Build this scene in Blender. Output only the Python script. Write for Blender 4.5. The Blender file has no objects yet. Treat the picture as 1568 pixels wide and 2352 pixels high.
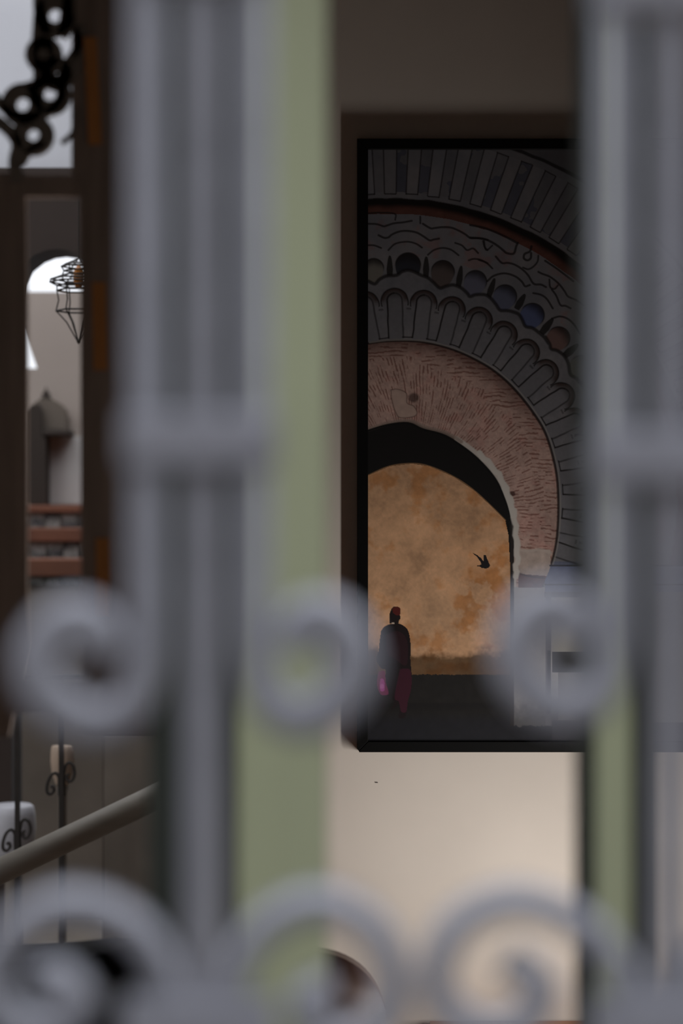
import bpy, bmesh, math, random
import numpy as np
from mathutils import Vector

# ------------------------------------------------------------------ scene, camera, light
scene = bpy.context.scene
C = scene.collection
F = 4570.0            # focal length in picture pixels
EYE = 1.70            # camera height
D = 4.57              # distance of the picture frame (in focus)

def P(px, py, d):
    return Vector(((px - 784.0) / F * d, d, EYE + (1176.0 - py) / F * d))
def X(px, d): return (px - 784.0) / F * d
def Z(py, d): return EYE + (1176.0 - py) / F * d

cam_data = bpy.data.cameras.new('camera')
cam = bpy.data.objects.new('camera', cam_data)
C.objects.link(cam)
cam.location = (0, 0, EYE)
cam.rotation_euler = (math.radians(90), 0, 0)
cam_data.sensor_fit = 'VERTICAL'
cam_data.sensor_height = 36.0
cam_data.lens = 36.0 * F / 2352.0
cam_data.clip_start = 0.05
cam_data.dof.use_dof = True
cam_data.dof.focus_distance = D
cam_data.dof.aperture_fstop = 2.3
scene.camera = cam

world = bpy.data.worlds.new('overcast_sky')
scene.world = world
world.use_nodes = True
nt = world.node_tree
nt.nodes.clear()
wo = nt.nodes.new('ShaderNodeOutputWorld')
wb = nt.nodes.new('ShaderNodeBackground')
tc = nt.nodes.new('ShaderNodeTexCoord')
sp = nt.nodes.new('ShaderNodeSeparateXYZ')
rm = nt.nodes.new('ShaderNodeMapRange')
mx = nt.nodes.new('ShaderNodeMix'); mx.data_type = 'RGBA'
nt.links.new(tc.outputs['Generated'], sp.inputs[0])
nt.links.new(sp.outputs['Z'], rm.inputs['Value'])
rm.inputs['From Min'].default_value = 0.0
rm.inputs['From Max'].default_value = 1.0
nt.links.new(rm.outputs[0], mx.inputs['Factor'])
mx.inputs['A'].default_value = (0.95, 0.98, 1.04, 1)     # horizon
mx.inputs['B'].default_value = (2.6, 2.7, 2.9, 1)     # zenith of an overcast sky
nt.links.new(mx.outputs['Result'], wb.inputs['Color'])
wb.inputs['Strength'].default_value = 1.0
nt.links.new(wb.outputs[0], wo.inputs[0])

def area(name, loc, rot, sx, sy, power, color):
    l = bpy.data.lights.new(name, 'AREA')
    l.shape = 'RECTANGLE'; l.size = sx; l.size_y = sy
    l.energy = power; l.color = color
    o = bpy.data.objects.new(name, l)
    o.location = loc; o.rotation_euler = rot
    C.objects.link(o)
    return o
# inferred low light from the right; the slot window around it is made up
area('low_side_light', (0.985, 3.85, 0.60), (0, math.radians(90), 0), 0.95, 0.09, 17.5, (1.0, 0.97, 0.935))

scene.cycles.max_bounces = 6
scene.cycles.caustics_reflective = False
scene.cycles.caustics_refractive = False
vs = scene.view_settings
vs.view_transform = 'Standard'; vs.look = 'None'
vs.exposure = 0.0; vs.gamma = 1.0; vs.use_curve_mapping = False

random.seed(4)
rng = np.random.default_rng(11)

# ------------------------------------------------------------------ materials
def s2l(c):
    c = np.asarray(c, float) / 255.0
    return np.where(c <= 0.04045, c / 12.92, ((c + 0.055) / 1.055) ** 2.4)

def mat(name, rgb, rough=0.6, var=0.12, scale=12.0, bump=0.0, metallic=0.0, spec=0.4, stretch=(1, 1, 1), rgb2=None):
    """procedural paint / wood / plaster: noise-mottled colour and optional fine relief; rgb is sRGB 0-255"""
    m = bpy.data.materials.new(name); m.use_nodes = True
    n = m.node_tree; b = n.nodes['Principled BSDF']
    a = s2l(rgb); lo = a * (1 - var); hi = np.minimum(a * (1 + var), 1.0)
    if rgb2 is not None: lo, hi = a, s2l(rgb2)
    t = n.nodes.new('ShaderNodeTexCoord'); mp = n.nodes.new('ShaderNodeMapping')
    mp.inputs['Scale'].default_value = stretch
    ns = n.nodes.new('ShaderNodeTexNoise'); ns.inputs['Scale'].default_value = scale
    ns.inputs['Detail'].default_value = 5.0
    cr = n.nodes.new('ShaderNodeValToRGB')
    cr.color_ramp.elements[0].position = 0.3; cr.color_ramp.elements[0].color = (*lo, 1)
    cr.color_ramp.elements[1].position = 0.7; cr.color_ramp.elements[1].color = (*hi, 1)
    n.links.new(t.outputs['Object'], mp.inputs[0]); n.links.new(mp.outputs[0], ns.inputs['Vector'])
    n.links.new(ns.outputs['Fac'], cr.inputs[0]); n.links.new(cr.outputs[0], b.inputs['Base Color'])
    b.inputs['Roughness'].default_value = rough
    b.inputs['Metallic'].default_value = metallic
    b.inputs['Specular IOR Level'].default_value = spec
    if bump:
        bp = n.nodes.new('ShaderNodeBump'); bp.inputs['Strength'].default_value = bump
        bp.inputs['Distance'].default_value = 0.004
        n.links.new(ns.outputs['Fac'], bp.inputs['Height']); n.links.new(bp.outputs[0], b.inputs['Normal'])
    return m

M = dict(
    iron_paint=mat('grey_iron_paint', (154, 155, 164), 0.38, 0.08, 60, 0.15, metallic=0.3),
    green=mat('green_window_paint', (176, 181, 148), 0.55, 0.06, 9, 0.05, stretch=(1, 1, 0.15)),
    rebate=mat('dark_rebate_shade', (46, 50, 44), 0.7, 0.1, 10),
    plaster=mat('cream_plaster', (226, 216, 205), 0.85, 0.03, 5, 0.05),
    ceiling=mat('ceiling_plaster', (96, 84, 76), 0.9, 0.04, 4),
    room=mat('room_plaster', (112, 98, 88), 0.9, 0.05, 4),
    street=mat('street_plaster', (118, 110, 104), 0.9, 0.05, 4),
    ground=mat('grey_paving', (92, 89, 86), 0.9, 0.1, 6),
    floor=mat('terracotta_floor', (112, 70, 52), 0.6, 0.12, 5),
    frame=mat('black_frame_lacquer', (13, 13, 13), 0.5, 0.05, 20, spec=0.15),
    backing=mat('picture_backing', (40, 36, 32), 0.9),
    wood=mat('dark_brown_wood', (170, 150, 138), 0.55, 0.2, 8, 0.2, stretch=(6, 6, 0.5)),
    batten=mat('lit_edge_wood', (236, 160, 96), 0.5, 0.15, 10, 0.1, stretch=(5, 5, 0.4)),
    steel=mat('grey_metal_strip', (120, 124, 130), 0.4, 0.1, 20),
    crest=mat('dull_dark_iron', (150, 140, 132), 0.7, 0.1, 30, 0.2),
    iron=mat('black_wrought_iron', (62, 57, 53), 0.6, 0.1, 30, 0.2),
    beam=mat('dark_painted_beam', (58, 47, 41), 0.8, 0.16, 3),
    white=mat('white_plaster', (208, 208, 212), 0.9, 0.03, 2),
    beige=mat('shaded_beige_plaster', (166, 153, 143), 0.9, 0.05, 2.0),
    panel=mat('lit_wall_plaster', (196, 192, 188), 0.9, 0.04, 3),
    niche=mat('grey_brown_plaster', (104, 94, 84), 0.9, 0.08, 3),
    nichedark=mat('dark_niche_stone', (56, 48, 42), 0.9, 0.08, 3),
    terracotta=mat('terracotta_slab', (118, 76, 57), 0.7, 0.15, 8),
    stepdark=mat('dark_step_masonry', (122, 112, 101), 0.9, 0.15, 4),
    urn=mat('pale_patch_grey', (188, 186, 190), 0.5, 0.05, 4),
    tan=mat('warm_patch_tan', (176, 154, 134), 0.7, 0.08, 6),
    brace=mat('grey_brown_wood', (140, 133, 122), 0.6, 0.1, 8, stretch=(0.5, 5, 5)),
    leather=mat('dark_brown_leather', (74, 50, 42), 0.4, 0.25, 14, 0.2),
    black=mat('black_leather', (22, 21, 23), 0.75, 0.2, 14, 0.15, spec=0.12),
    table=mat('orange_table_wood', (176, 120, 84), 0.45, 0.12, 6, 0.05, stretch=(0.4, 6, 6)),
    amber=mat('amber_glass', (205, 130, 52), 0.2, 0.1, 8),
)

# glazed tile with a white/blue-green scrolling pattern
def tile_mat():
    m = bpy.data.materials.new('painted_glazed_tile'); m.use_nodes = True
    n = m.node_tree; b = n.nodes['Principled BSDF']
    t = n.nodes.new('ShaderNodeTexCoord')
    oi = n.nodes.new('ShaderNodeObjectInfo')
    ad = n.nodes.new('ShaderNodeVectorMath'); ad.operation = 'ADD'
    n.links.new(t.outputs['Object'], ad.inputs[0]); n.links.new(oi.outputs['Random'], ad.inputs[1])
    w = n.nodes.new('ShaderNodeTexWave'); w.wave_type = 'RINGS'; w.inputs['Scale'].default_value = 14.0
    w.inputs['Distortion'].default_value = 6.0; w.inputs['Detail'].default_value = 1.0
    w.inputs['Detail Scale'].default_value = 14.0
    n.links.new(ad.outputs[0], w.inputs['Vector'])
    cr = n.nodes.new('ShaderNodeValToRGB')
    cr.color_ramp.elements[0].position = 0.46; cr.color_ramp.elements[0].color = (0.035, 0.04, 0.045, 1)
    cr.color_ramp.elements[1].position = 0.58; cr.color_ramp.elements[1].color = (0.36, 0.36, 0.34, 1)
    n.links.new(w.outputs['Fac'], cr.inputs[0]); n.links.new(cr.outputs[0], b.inputs['Base Color'])
    b.inputs['Roughness'].default_value = 0.25
    return m
M['tile'] = tile_mat()

# ------------------------------------------------------------------ mesh helpers
def obj(name, bm, m, parent=None, smooth=False):
    me = bpy.data.meshes.new(name)
    bmesh.ops.recalc_face_normals(bm, faces=bm.faces[:])
    bm.to_mesh(me); bm.free()
    if smooth:
        me.polygons.foreach_set('use_smooth', [True] * len(me.polygons))
    me.materials.append(M[m] if isinstance(m, str) else m)
    o = bpy.data.objects.new(name, me); C.objects.link(o)
    if parent: o.parent = parent
    return o
def add_box(bm, x0, x1, y0, y1, z0, z1, bev=0.0):
    r = bmesh.ops.create_cube(bm, size=1.0)
    for v in r['verts']:
        v.co = Vector(((x0 + x1) / 2 + v.co.x * (x1 - x0), (y0 + y1) / 2 + v.co.y * (y1 - y0), (z0 + z1) / 2 + v.co.z * (z1 - z0)))
    if bev:
        es = list({e for v in r['verts'] for e in v.link_edges})
        bmesh.ops.bevel(bm, geom=es, offset=bev, segments=2, affect='EDGES', profile=0.6)
def box(name, x0, x1, y0, y1, z0, z1, m, parent=None, bev=0.0):
    bm = bmesh.new(); add_box(bm, x0, x1, y0, y1, z0, z1, bev)
    return obj(name, bm, m, parent)
def pxbox(name, px0, px1, py0, py1, d0, d1, m, parent=None, bev=0.0):
    return box(name, X(px0, d0), X(px1, d0), d0, d1, Z(py1, d0), Z(py0, d0), m, parent, bev)
def empty(name, loc):
    o = bpy.data.objects.new(name, None); C.objects.link(o); o.location = loc
    o.empty_display_size = 0.05
    return o
def under(root):                        # parent built in world coordinates: keep parts where they are
    bpy.context.view_layer.update()
    for ch in root.children:
        ch.location = ch.location - root.location
def tag(o, label, cat, group=None, kind=None):
    if label: o['label'] = label
    if cat: o['category'] = cat
    if group: o['group'] = group
    if kind: o['kind'] = kind
    return o
def struct(o, label=None):
    o['kind'] = 'structure'
    if label: o['label'] = label
    o['category'] = o.name.split('_')[0]
    return o
def catmull(pts, n=10):
    p = [Vector(q) for q in pts]
    p = [p[0] * 2 - p[1]] + p + [p[-1] * 2 - p[-2]]
    out = []
    for i in range(1, len(p) - 2):
        for k in range(n):
            t = k / n
            a, b, c, d = p[i - 1], p[i], p[i + 1], p[i + 2]
            out.append(0.5 * ((2 * b) + (c - a) * t + (2 * a - 5 * b + 4 * c - d) * t * t + (3 * b - a - 3 * c + d) * t ** 3))
    out.append(p[-2])
    return out
def add_sweep(bm, pts, w, t, taper=None, cham=0.25, closed=False):
    """sweep a chamfered rectangle (w across in the XZ plane, t along Y) along a path lying in an XZ plane"""
    n = len(pts); rings = []
    for i, p in enumerate(pts):
        if closed: tg = pts[(i + 1) % n] - pts[i - 1]
        else: tg = pts[min(i + 1, n - 1)] - pts[max(i - 1, 0)]
        tg = Vector((tg.x, 0, tg.z)).normalized()
        nr = Vector((-tg.z, 0, tg.x)); yy = Vector((0, 1, 0))
        s = taper(i / (n - 1)) if taper else 1.0
        a, b = w / 2 * s, t / 2; c = cham * min(a, b)
        sec = [(-a + c, -b), (a - c, -b), (a, -b + c), (a, b - c), (a - c, b), (-a + c, b), (-a, b - c), (-a, -b + c)]
        rings.append([bm.verts.new(p + nr * u + yy * v) for u, v in sec])
    rng_ = range(n) if closed else range(n - 1)
    for i in rng_:
        r0, r1 = rings[i], rings[(i + 1) % n]
        for k in range(8):
            bm.faces.new((r0[k], r0[(k + 1) % 8], r1[(k + 1) % 8], r1[k]))
    if not closed:
        bm.faces.new(rings[0]); bm.faces.new(rings[-1])
def sweep(name, pts, w, t, m, parent=None, **k):
    bm = bmesh.new(); add_sweep(bm, pts, w, t, **k)
    return obj(name, bm, m, parent)
def add_tube(bm, a, b, r, seg=8):
    a, b = Vector(a), Vector(b); ax = (b - a).normalized()
    u = ax.orthogonal().normalized(); v = ax.cross(u)
    r0 = [bm.verts.new(a + (u * math.cos(q) + v * math.sin(q)) * r) for q in [2 * math.pi * k / seg for k in range(seg)]]
    r1 = [bm.verts.new(b + (u * math.cos(q) + v * math.sin(q)) * r) for q in [2 * math.pi * k / seg for k in range(seg)]]
    for k in range(seg): bm.faces.new((r0[k], r0[(k + 1) % seg], r1[(k + 1) % seg], r1[k]))
    bm.faces.new(r0); bm.faces.new(r1)
def add_lathe(bm, c, prof, seg=24):
    rings = []
    for r, z in prof:
        rings.append([bm.verts.new((c[0] + r * math.cos(2 * math.pi * k / seg), c[1] + r * math.sin(2 * math.pi * k / seg), c[2] + z)) for k in range(seg)])
    for i in range(len(rings) - 1):
        for k in range(seg): bm.faces.new((rings[i][k], rings[i][(k + 1) % seg], rings[i + 1][(k + 1) % seg], rings[i + 1][k]))
    bm.faces.new(rings[0]); bm.faces.new(rings[-1])
def add_prism(bm, outline, y0, y1):
    """outline: list of (x, z); extruded along Y"""
    f = [bm.verts.new((x, y0, z)) for x, z in outline]
    b = [bm.verts.new((x, y1, z)) for x, z in outline]
    bm.faces.new(f); bm.faces.new(b[::-1])
    n = len(f)
    for i in range(n): bm.faces.new((f[i], b[i], b[(i + 1) % n], f[(i + 1) % n]))
def pxprism(name, pts, d0, d1, m, parent=None):
    bm = bmesh.new(); add_prism(bm, [(X(a, d0), Z(b, d0)) for a, b in pts], d0, d1)
    bm.normal_update(); bmesh.ops.triangulate(bm, faces=[f for f in bm.faces if len(f.verts) > 4])
    return obj(name, bm, m, parent)

# ------------------------------------------------------------------ the setting
WALL = D + 0.030           # face of the picture wall
XR = 1.0                   # inner face of the right wall
XL = -1.75                 # inner face of the left wall
XO = -0.345                # left end of the picture wall: the opening to the patio starts here
struct(box('wall_back', XO, XR + 0.3, WALL, WALL + 0.28, 0, 3.3, 'plaster'), 'cream plaster wall carrying the big framed picture')
struct(box('floor', XL - 0.3, XR + 0.3, 1.35, WALL + 0.28, -0.15, 0, 'floor'), 'terracotta coloured floor of the room')
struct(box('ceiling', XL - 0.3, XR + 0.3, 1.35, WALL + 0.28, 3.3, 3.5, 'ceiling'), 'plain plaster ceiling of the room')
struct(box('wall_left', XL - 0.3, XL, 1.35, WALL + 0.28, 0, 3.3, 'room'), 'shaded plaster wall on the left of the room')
bm = bmesh.new()
for a in ((XR, XR + 0.3, 1.75, 3.76, 0, 3.3), (XR, XR + 0.3, 3.94, WALL, 0, 3.3), (XR, XR + 0.3, 3.76, 3.94, 1.1, 3.3), (XR, XR + 0.3, 3.76, 3.94, 0, 0.1)):
    add_box(bm, *a)
struct(obj('wall_right', bm, 'room'), 'plaster side wall with a low slot added for the side light')
WX, WZ0, WZ1 = 0.62, 1.12, 2.40
bm = bmesh.new()
for a in ((XL - 0.3, -WX, 1.35, 1.75, 0, 3.3), (WX, XR + 0.3, 1.35, 1.75, 0, 3.3), (-WX, WX, 1.35, 1.75, 0, WZ0), (-WX, WX, 1.35, 1.75, WZ1, 3.3)):
    add_box(bm, *a)
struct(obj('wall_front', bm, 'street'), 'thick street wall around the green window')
struct(box('ground', -8, 8, -3.2, 1.35, -0.15, 0, 'ground'), 'grey paving of the street outside the window')

struct(box('wall_street', -8, 8, -3.4, -3.2, -0.15, 5.5, 'street'), 'plaster house wall across the street')

# green window frame behind the grille
G0, G1 = 1.56, 1.63
win = struct(empty('window_1', (0, G0, WZ0)), 'green painted wooden window frame behind the iron grille')
for nm, a, b, f0, f1, m in (('stile', 545, 750, G0, G1, 'green'), ('rebate_shade_strip', 336, 545, G0 + 0.02, G1, 'rebate'),
                            ('stile', 1369, 1450, G0, G1, 'green'), ('rebate_shade_strip', 1343, 1369, G0 + 0.004, G1, 'rebate'), ('rebate_shade_strip', 1450, 1506, G0 + 0.02, G1, 'rebate')):
    box(nm, X(a, G0), X(b, G0), f0, f1, WZ0, WZ1, m, win, 0.003 if nm == 'stile' else 0)  # edge strips coloured dark to stand for the shade beside the stiles
for s in (-1, 1):
    box('stile', s * WX - 0.035, s * WX + 0.035, G0, G1, WZ0, WZ1, 'green', win, 0.003)
box('rail', -WX + 0.035, WX - 0.035, G0 + 0.004, G1 - 0.002, WZ0, WZ0 + 0.06, 'green', win, 0.003)
box('rail', -WX + 0.035, WX - 0.035, G0 + 0.004, G1 - 0.002, WZ1 - 0.06, WZ1, 'green', win, 0.003)
under(win)

# patio beyond the opening on the left
struct(box('floor_patio', -4.2, 1.3, WALL + 0.28, 9.6, -0.15, 0, 'stepdark'), 'dark paved floor of the patio')
AD = 6.5
arch = [(a, b if b >= 700 or b == 385 else 1176 - (1176 - b) * 1.034) for a, b in [(-700, 385), (480, 385), (480, 2371), (236, 2371), (236, 700), (228, 655), (208, 625), (182, 604), (156, 594), (132, 591), (106, 594), (80, 604), (54, 624), (34, 655), (26, 700), (26, 2371), (-700, 2371)]]
struct(pxprism('wall_arch', arch, AD, AD + 0.22, 'beam'), 'dark brown patio wall pierced by a round arch')
struct(pxbox('wall_upper', -700, 480, -230, 385, AD + 0.03, AD + 0.25, 'white'), 'white plastered upper wall above the dark arch wall')
struct(pxbox('trim_1', 238, 480, 1690, 2371, AD - 0.02, AD, 'stepdark'), 'grey-brown slab added to lighten the lower arch wall')  # added only to make the lower arch wall lighter
FD = 9.0
far = [(-500, 670), (420, 670), (420, 2039), (-500, 2039), (-500, 846), (85, 846), (54, 760), (20, 690), (-500, 686)]
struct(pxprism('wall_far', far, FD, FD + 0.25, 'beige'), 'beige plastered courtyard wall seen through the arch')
struct(box('wall_patio_left', -4.4, -4.2, WALL + 0.28, 9.6, 0, 3.72, 'beam'), 'dark side wall of the patio')
struct(box('wall_patio_right', XO + 0.5, XO + 0.7, WALL + 0.28, 9.6, 0, 3.72, 'beam'), 'dark wall along the right of the patio')

# ------------------------------------------------------------------ big framed picture
PX0, PX1, PY0, PY1 = 820, 1720, 318, 1728
fr = tag(empty('framed_picture', (X((PX0 + PX1) / 2, D), WALL, Z(PY1, D))), 'tall black-framed photograph of a carved horseshoe arch and a walking figure', 'picture')
FW = 25
def rail_prism(pts, bevel=True):
    bm = bmesh.new(); add_prism(bm, [(X(a, D), Z(b, D)) for a, b in pts], D, WALL)
    bmesh.ops.bevel(bm, geom=[e for e in bm.edges if all(abs(v.co.y - D) < 1e-6 for v in e.verts)], offset=0.0015, segments=1, affect='EDGES')
    return obj('frame_rail', bm, 'frame', fr)
c = 5
rail_prism([(PX0, PY0), (PX1, PY0), (PX1 - FW, PY0 + FW), (PX0 + FW, PY0 + FW)])
rail_prism([(PX0 + c, PY1), (PX1, PY1), (PX1 - FW, PY1 - FW), (PX0 + FW, PY1 - FW), (PX0 + c * 0.7, PY1 - c * 0.7)])
rail_prism([(PX0, PY0), (PX0 + FW, PY0 + FW), (PX0 + FW, PY1 - FW), (PX0 + c * 0.7, PY1 - c * 0.7), (PX0, PY1 - c * 1.6)])
rail_prism([(PX1, PY0), (PX1, PY1), (PX1 - FW, PY1 - FW), (PX1 - FW, PY0 + FW)])
PD = D + 0.006
box('backing', X(PX0 + FW, D), X(PX1 - FW, D), PD + 0.002, WALL, Z(PY1 - FW, D), Z(PY0 + FW, D), 'backing', fr)

# --- the print: a flat colour field worked out on a fine grid (ink colours only)
gx = np.concatenate([np.arange(PX0 + FW, 1420, 1.25), np.linspace(1420, PX1 - FW, 60)])
gy = np.arange(PY0 + FW, PY1 - FW + 0.6, 1.25); gy[-1] = PY1 - FW
GX, GY = np.meshgrid(gx, gy)
def vnoise(cell, seed, sx=1.0, sy=1.0, A=None, B=None):
    r = np.random.default_rng(seed); g = r.random((256, 256))
    u = ((GX if A is None else A) / (cell * sx)) % 255; v = ((GY if B is None else B) / (cell * sy)) % 255
    i, j = u.astype(int), v.astype(int); fu, fv = u - i, v - j
    fu = fu * fu * (3 - 2 * fu); fv = fv * fv * (3 - 2 * fv)
    return (g[j, i] * (1 - fu) + g[j, i + 1] * fu) * (1 - fv) + (g[j + 1, i] * (1 - fu) + g[j + 1, i + 1] * fu) * fv
def fbm(cell, seed, oct=4, **k):
    s = 0; a = 1; t = 0
    for o in range(oct):
        s = s + a * vnoise(cell / 2 ** o, seed + o, **k); t += a; a *= 0.55
    return s / t
def sm(e0, e1, x):
    t = np.clip((x - e0) / (e1 - e0), 0, 1); return t * t * (3 - 2 * t)
def inside(poly):
    r = np.zeros(GX.shape, bool); n = len(poly)
    for i in range(n):
        x0, y0 = poly[i]; x1, y1 = poly[(i + 1) % n]
        if y0 == y1: continue
        cnd = ((y0 > GY) != (y1 > GY)) & (GX < (x1 - x0) * (GY - y0) / (y1 - y0) + x0)
        r ^= cnd
    return r
IMG = np.zeros(GX.shape + (3,))
def put(mask, rgb):
    m = np.asarray(mask, float)[..., None]
    IMG[:] = IMG * (1 - m) + np.asarray(rgb) * m
def dist_poly(pts, pad=20):
    d = np.full(GX.shape, 1e3)
    xs = [p[0] for p in pts]; ys = [p[1] for p in pts]
    i0, i1 = np.searchsorted(gx, [min(xs) - pad, max(xs) + pad]); j0, j1 = np.searchsorted(gy, [min(ys) - pad, max(ys) + pad])
    if i1 <= i0 or j1 <= j0: return d
    gxx, gyy = GX[j0:j1, i0:i1], GY[j0:j1, i0:i1]; dd = np.full(gxx.shape, 1e3)
    for (x0, y0), (x1, y1) in zip(pts[:-1], pts[1:]):
        vx, vy = x1 - x0, y1 - y0; L = vx * vx + vy * vy + 1e-9
        t = np.clip(((gxx - x0) * vx + (gyy - y0) * vy) / L, 0, 1)
        dd = np.minimum(dd, np.hypot(gxx - x0 - t * vx, gyy - y0 - t * vy))
    d[j0:j1, i0:i1] = dd
    return d
def smooth2(pts, n=5):
    return [(v.x, v.y) for v in catmull([(a, b, 0) for a, b in pts], n)]
def stroke(pts, w, rgb, op=1.0, soft=1.2, curve=True):
    q = smooth2(pts) if curve else pts
    put((1 - sm(w / 2 - soft / 2, w / 2 + soft, dist_poly(q, w + 6))) * op, rgb)
def R1(l, ox, oy, s): return [(ox + a / s, oy + b / s) for a, b in l]
def A1(*l): return R1(l, 840, 340, 5.114)
def A2(*l): return R1(l, 1080, 340, 5.113)
def A3(*l): return R1(l, 1100, 750, 5.113)
def A4(*l): return R1(l, 820, 740, 2.703)

L_ = s2l
STONE = L_((124, 123, 128)); LINE = L_((36, 30, 30)); BLUE = L_((112, 120, 160))
n1, n2, n3 = fbm(60, 1), fbm(14, 20), fbm(5, 40, 2)
base = STONE * (0.72 + 0.42 * n1[..., None] + 0.16 * (n2[..., None] - 0.5))
base = base * (1 + (n1[..., None] - 0.5) * np.array([0.10, 0.0, -0.12]))
IMG[:] = base
stone = IMG.copy()
# outer ring of radial bars
cx, cy = 900.0, 1145.0
rr = np.hypot(GX - cx, GY - cy); th = np.degrees(np.arctan2(GX - cx, cy - GY))
ring_noise = 1 + 0.10 * (vnoise(30, 77, A=th * 12, B=rr * 0.4) - 0.5)
wob = (vnoise(24, 66) - 0.5) * 3
k = (th + 1.4) / 4.05; fk = (k - np.floor(k)); idx = np.floor(k)
outer = (rr > 686)
rnd = (np.sin(idx * 127.1) * 43758.5453) % 1.0
bar = (fk < 0.54) & (rr > 700 + wob) & (rr < 832)
put(outer, 0); IMG[outer] = (stone * ring_noise[..., None])[outer] * 0.92
IMG[outer & bar] = (stone * (0.88 + 0.26 * rnd[..., None]))[outer & bar]
gap = outer & ~bar & (rr > 705) & (rr < 832)
IMG[gap] *= (0.74 + 0.22 * rnd[..., None])[gap]
bl = gap & (n1 > 0.52) & (th > -1); IMG[bl] = IMG[bl] * np.array([0.62, 0.66, 0.8])
e = np.minimum(np.abs(fk - 0.0) * 4.05, np.minimum(np.abs(fk - 0.54), np.abs(fk - 1)) * 4.05) * math.pi / 180 * rr
put((1 - sm(0.8, 2.6, e + np.abs(wob) * 0.2)) * (outer & (rr > 700) & (rr < 832)) * 0.75, LINE)
put((1 - sm(0.5, 2.5, np.abs(rr - 701 - wob))) * (fk < 0.54) * outer * 0.85, LINE * 0.8)
put((1 - sm(0.5, 2.5, np.abs(rr - 832 - wob))) * (fk > 0.5) * outer * 0.7, LINE)
put((1 - sm(2, 6, np.abs(rr - 852 - wob))) * 0.9, LINE * 0.7)
put(sm(852, 858, rr) * 0.35, LINE)
# red-brown band under the ring, in shadow at its top
rb = rr + wob
put((rb < 690) & (rb > 655), L_((96, 62, 54)))
band = (rb < 690) & (rb > 655)
IMG[band] *= (0.75 + 0.5 * n2[..., None])[band]
put(sm(664, 680, rb) * (rb < 690), L_((20, 15, 13)))
put((1 - sm(0, 3, np.abs(rb - 690))) * 0.7, LINE)
# interlaced relief lines
for q, w in ((A1((30, 885), (130, 890), (210, 915), (250, 905), (330, 880), (440, 868), (540, 850)), 3.4), (A1((30, 762), (170, 755), (340, 768), (345, 840)), 2.6),
             (A1((150, 1020), (215, 1050), (265, 1045), (310, 1010), (400, 975), (500, 970), (600, 990), (680, 1035), (750, 1080), (800, 1070), (860, 1060)), 3.6),
             (A1((265, 1195), (330, 1130), (400, 1105), (500, 1097), (590, 1120), (660, 1165)), 3),
             (A1((670, 885), (760, 938), (810, 935), (900, 925), (1000, 930), (1090, 965), (1170, 1010), (1230, 1052), (1320, 1055), (1432, 1075)), 3.6),
             (A1((640, 800), (640, 880)), 3), (A1((30, 1138), (100, 1140), (180, 1170)), 3),
             (A1((730, 1250), (800, 1195), (900, 1170), (1000, 1190), (1090, 1255)), 3), (A1((1050, 1110), (1130, 1140), (1190, 1195), (1260, 1175), (1320, 1230)), 3),
             (A1((1210, 1315), (1270, 1298), (1350, 1310), (1432, 1350)), 3), (A2((100, 1310), (190, 1345), (260, 1410)), 3),
             (A2((0, 1048), (150, 1060), (250, 1100), (330, 1150), (390, 1200), (430, 1230), (510, 1235), (540, 1150), (560, 1110)), 4),
             (A2((300, 1270), (370, 1345), (440, 1345), (520, 1365), (610, 1420), (680, 1490), (745, 1590), (830, 1600), (890, 1630)), 3.6),
             (A2((200, 1560), (270, 1500), (370, 1470), (450, 1475), (540, 1510), (610, 1570), (645, 1620), (700, 1605)), 3.6),
             (A2((740, 1700), (830, 1720), (900, 1770), (970, 1880)), 3.4), (A2((960, 1660), (1010, 1730), (1060, 1840), (1120, 1850), (1180, 1880)), 3.4),
             (A2((800, 1450), (850, 1475), (940, 1510), (1040, 1590), (1110, 1680), (1150, 1740), (1240, 1780), (1330, 1840)), 3.4),
             (A2((0, 900), (150, 930), (300, 985), (430, 1045), (550, 1110)), 4), (A2((880, 1320), (1000, 1400), (1120, 1490), (1210, 1560)), 3.6),
             (A2((720, 1150), (700, 1210), (640, 1240), (630, 1290), (670, 1315), (710, 1290), (715, 1230)), 4), (A2((800, 1260), (790, 1330), (740, 1390), (680, 1420), (620, 1400)), 3),
             (A2((960, 2000), (1050, 1975), (1140, 2000), (1220, 2070), (1290, 2180)), 3.4), (A2((150, 1090), (165, 1150), (195, 1195), (260, 1140)), 2.6),
             (A2((930, 1540), (940, 1630), (990, 1650), (1030, 1610)), 3), (A1((1390, 1090), (1400, 1160), (1430, 1195)), 3)):
    stroke(q, w + 0.6, LINE * 0.8, 0.85)
red = sm(0.55, 0.72, fbm(40, 90)) * (rr < 660) * (rr > 560)
IMG[:] = IMG * (1 + red[..., None] * np.array([0.12, -0.16, -0.2]))
# row of domed recesses with spindles between them
for (x, y, r), col in zip(((858, 616, 23), (937, 609, 29), (1017, 624, 26.5), (1092, 646, 25.5), (1160, 680, 26.5), (1223, 723, 27), (1283, 776, 26), (1335, 842, 26), (1374, 914, 26)),
                          ((120, 116, 110), (46, 48, 56), (92, 82, 80), (104, 105, 122), (96, 100, 120), (88, 97, 132), (118, 94, 90), (110, 110, 104), (110, 110, 104))):
    a = math.radians(max(0, (x - 925)) / 357 * 45)
    ux, uy = math.sin(a), -math.cos(a)
    du = (GX - x) * ux + (GY - y) * uy; dv = -(GX - x) * uy + (GY - y) * ux
    dd = np.where(du > 0, np.hypot(du, dv), np.hypot(du * 0.72, dv))
    m = 1 - sm(r - 1.5, r + 1, dd)
    put(m, L_(col) * 1.0)
    put(m * sm(r * 0.0, r * 0.95, du + np.abs(dv) * 0.25) * 0.85, LINE * 0.8)
    put((1 - sm(0.5, 2.5, np.abs(dd - r))) * sm(-0.2, 0.6, du / r + 0.3) * 0.8, LINE * 0.7)
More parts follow.
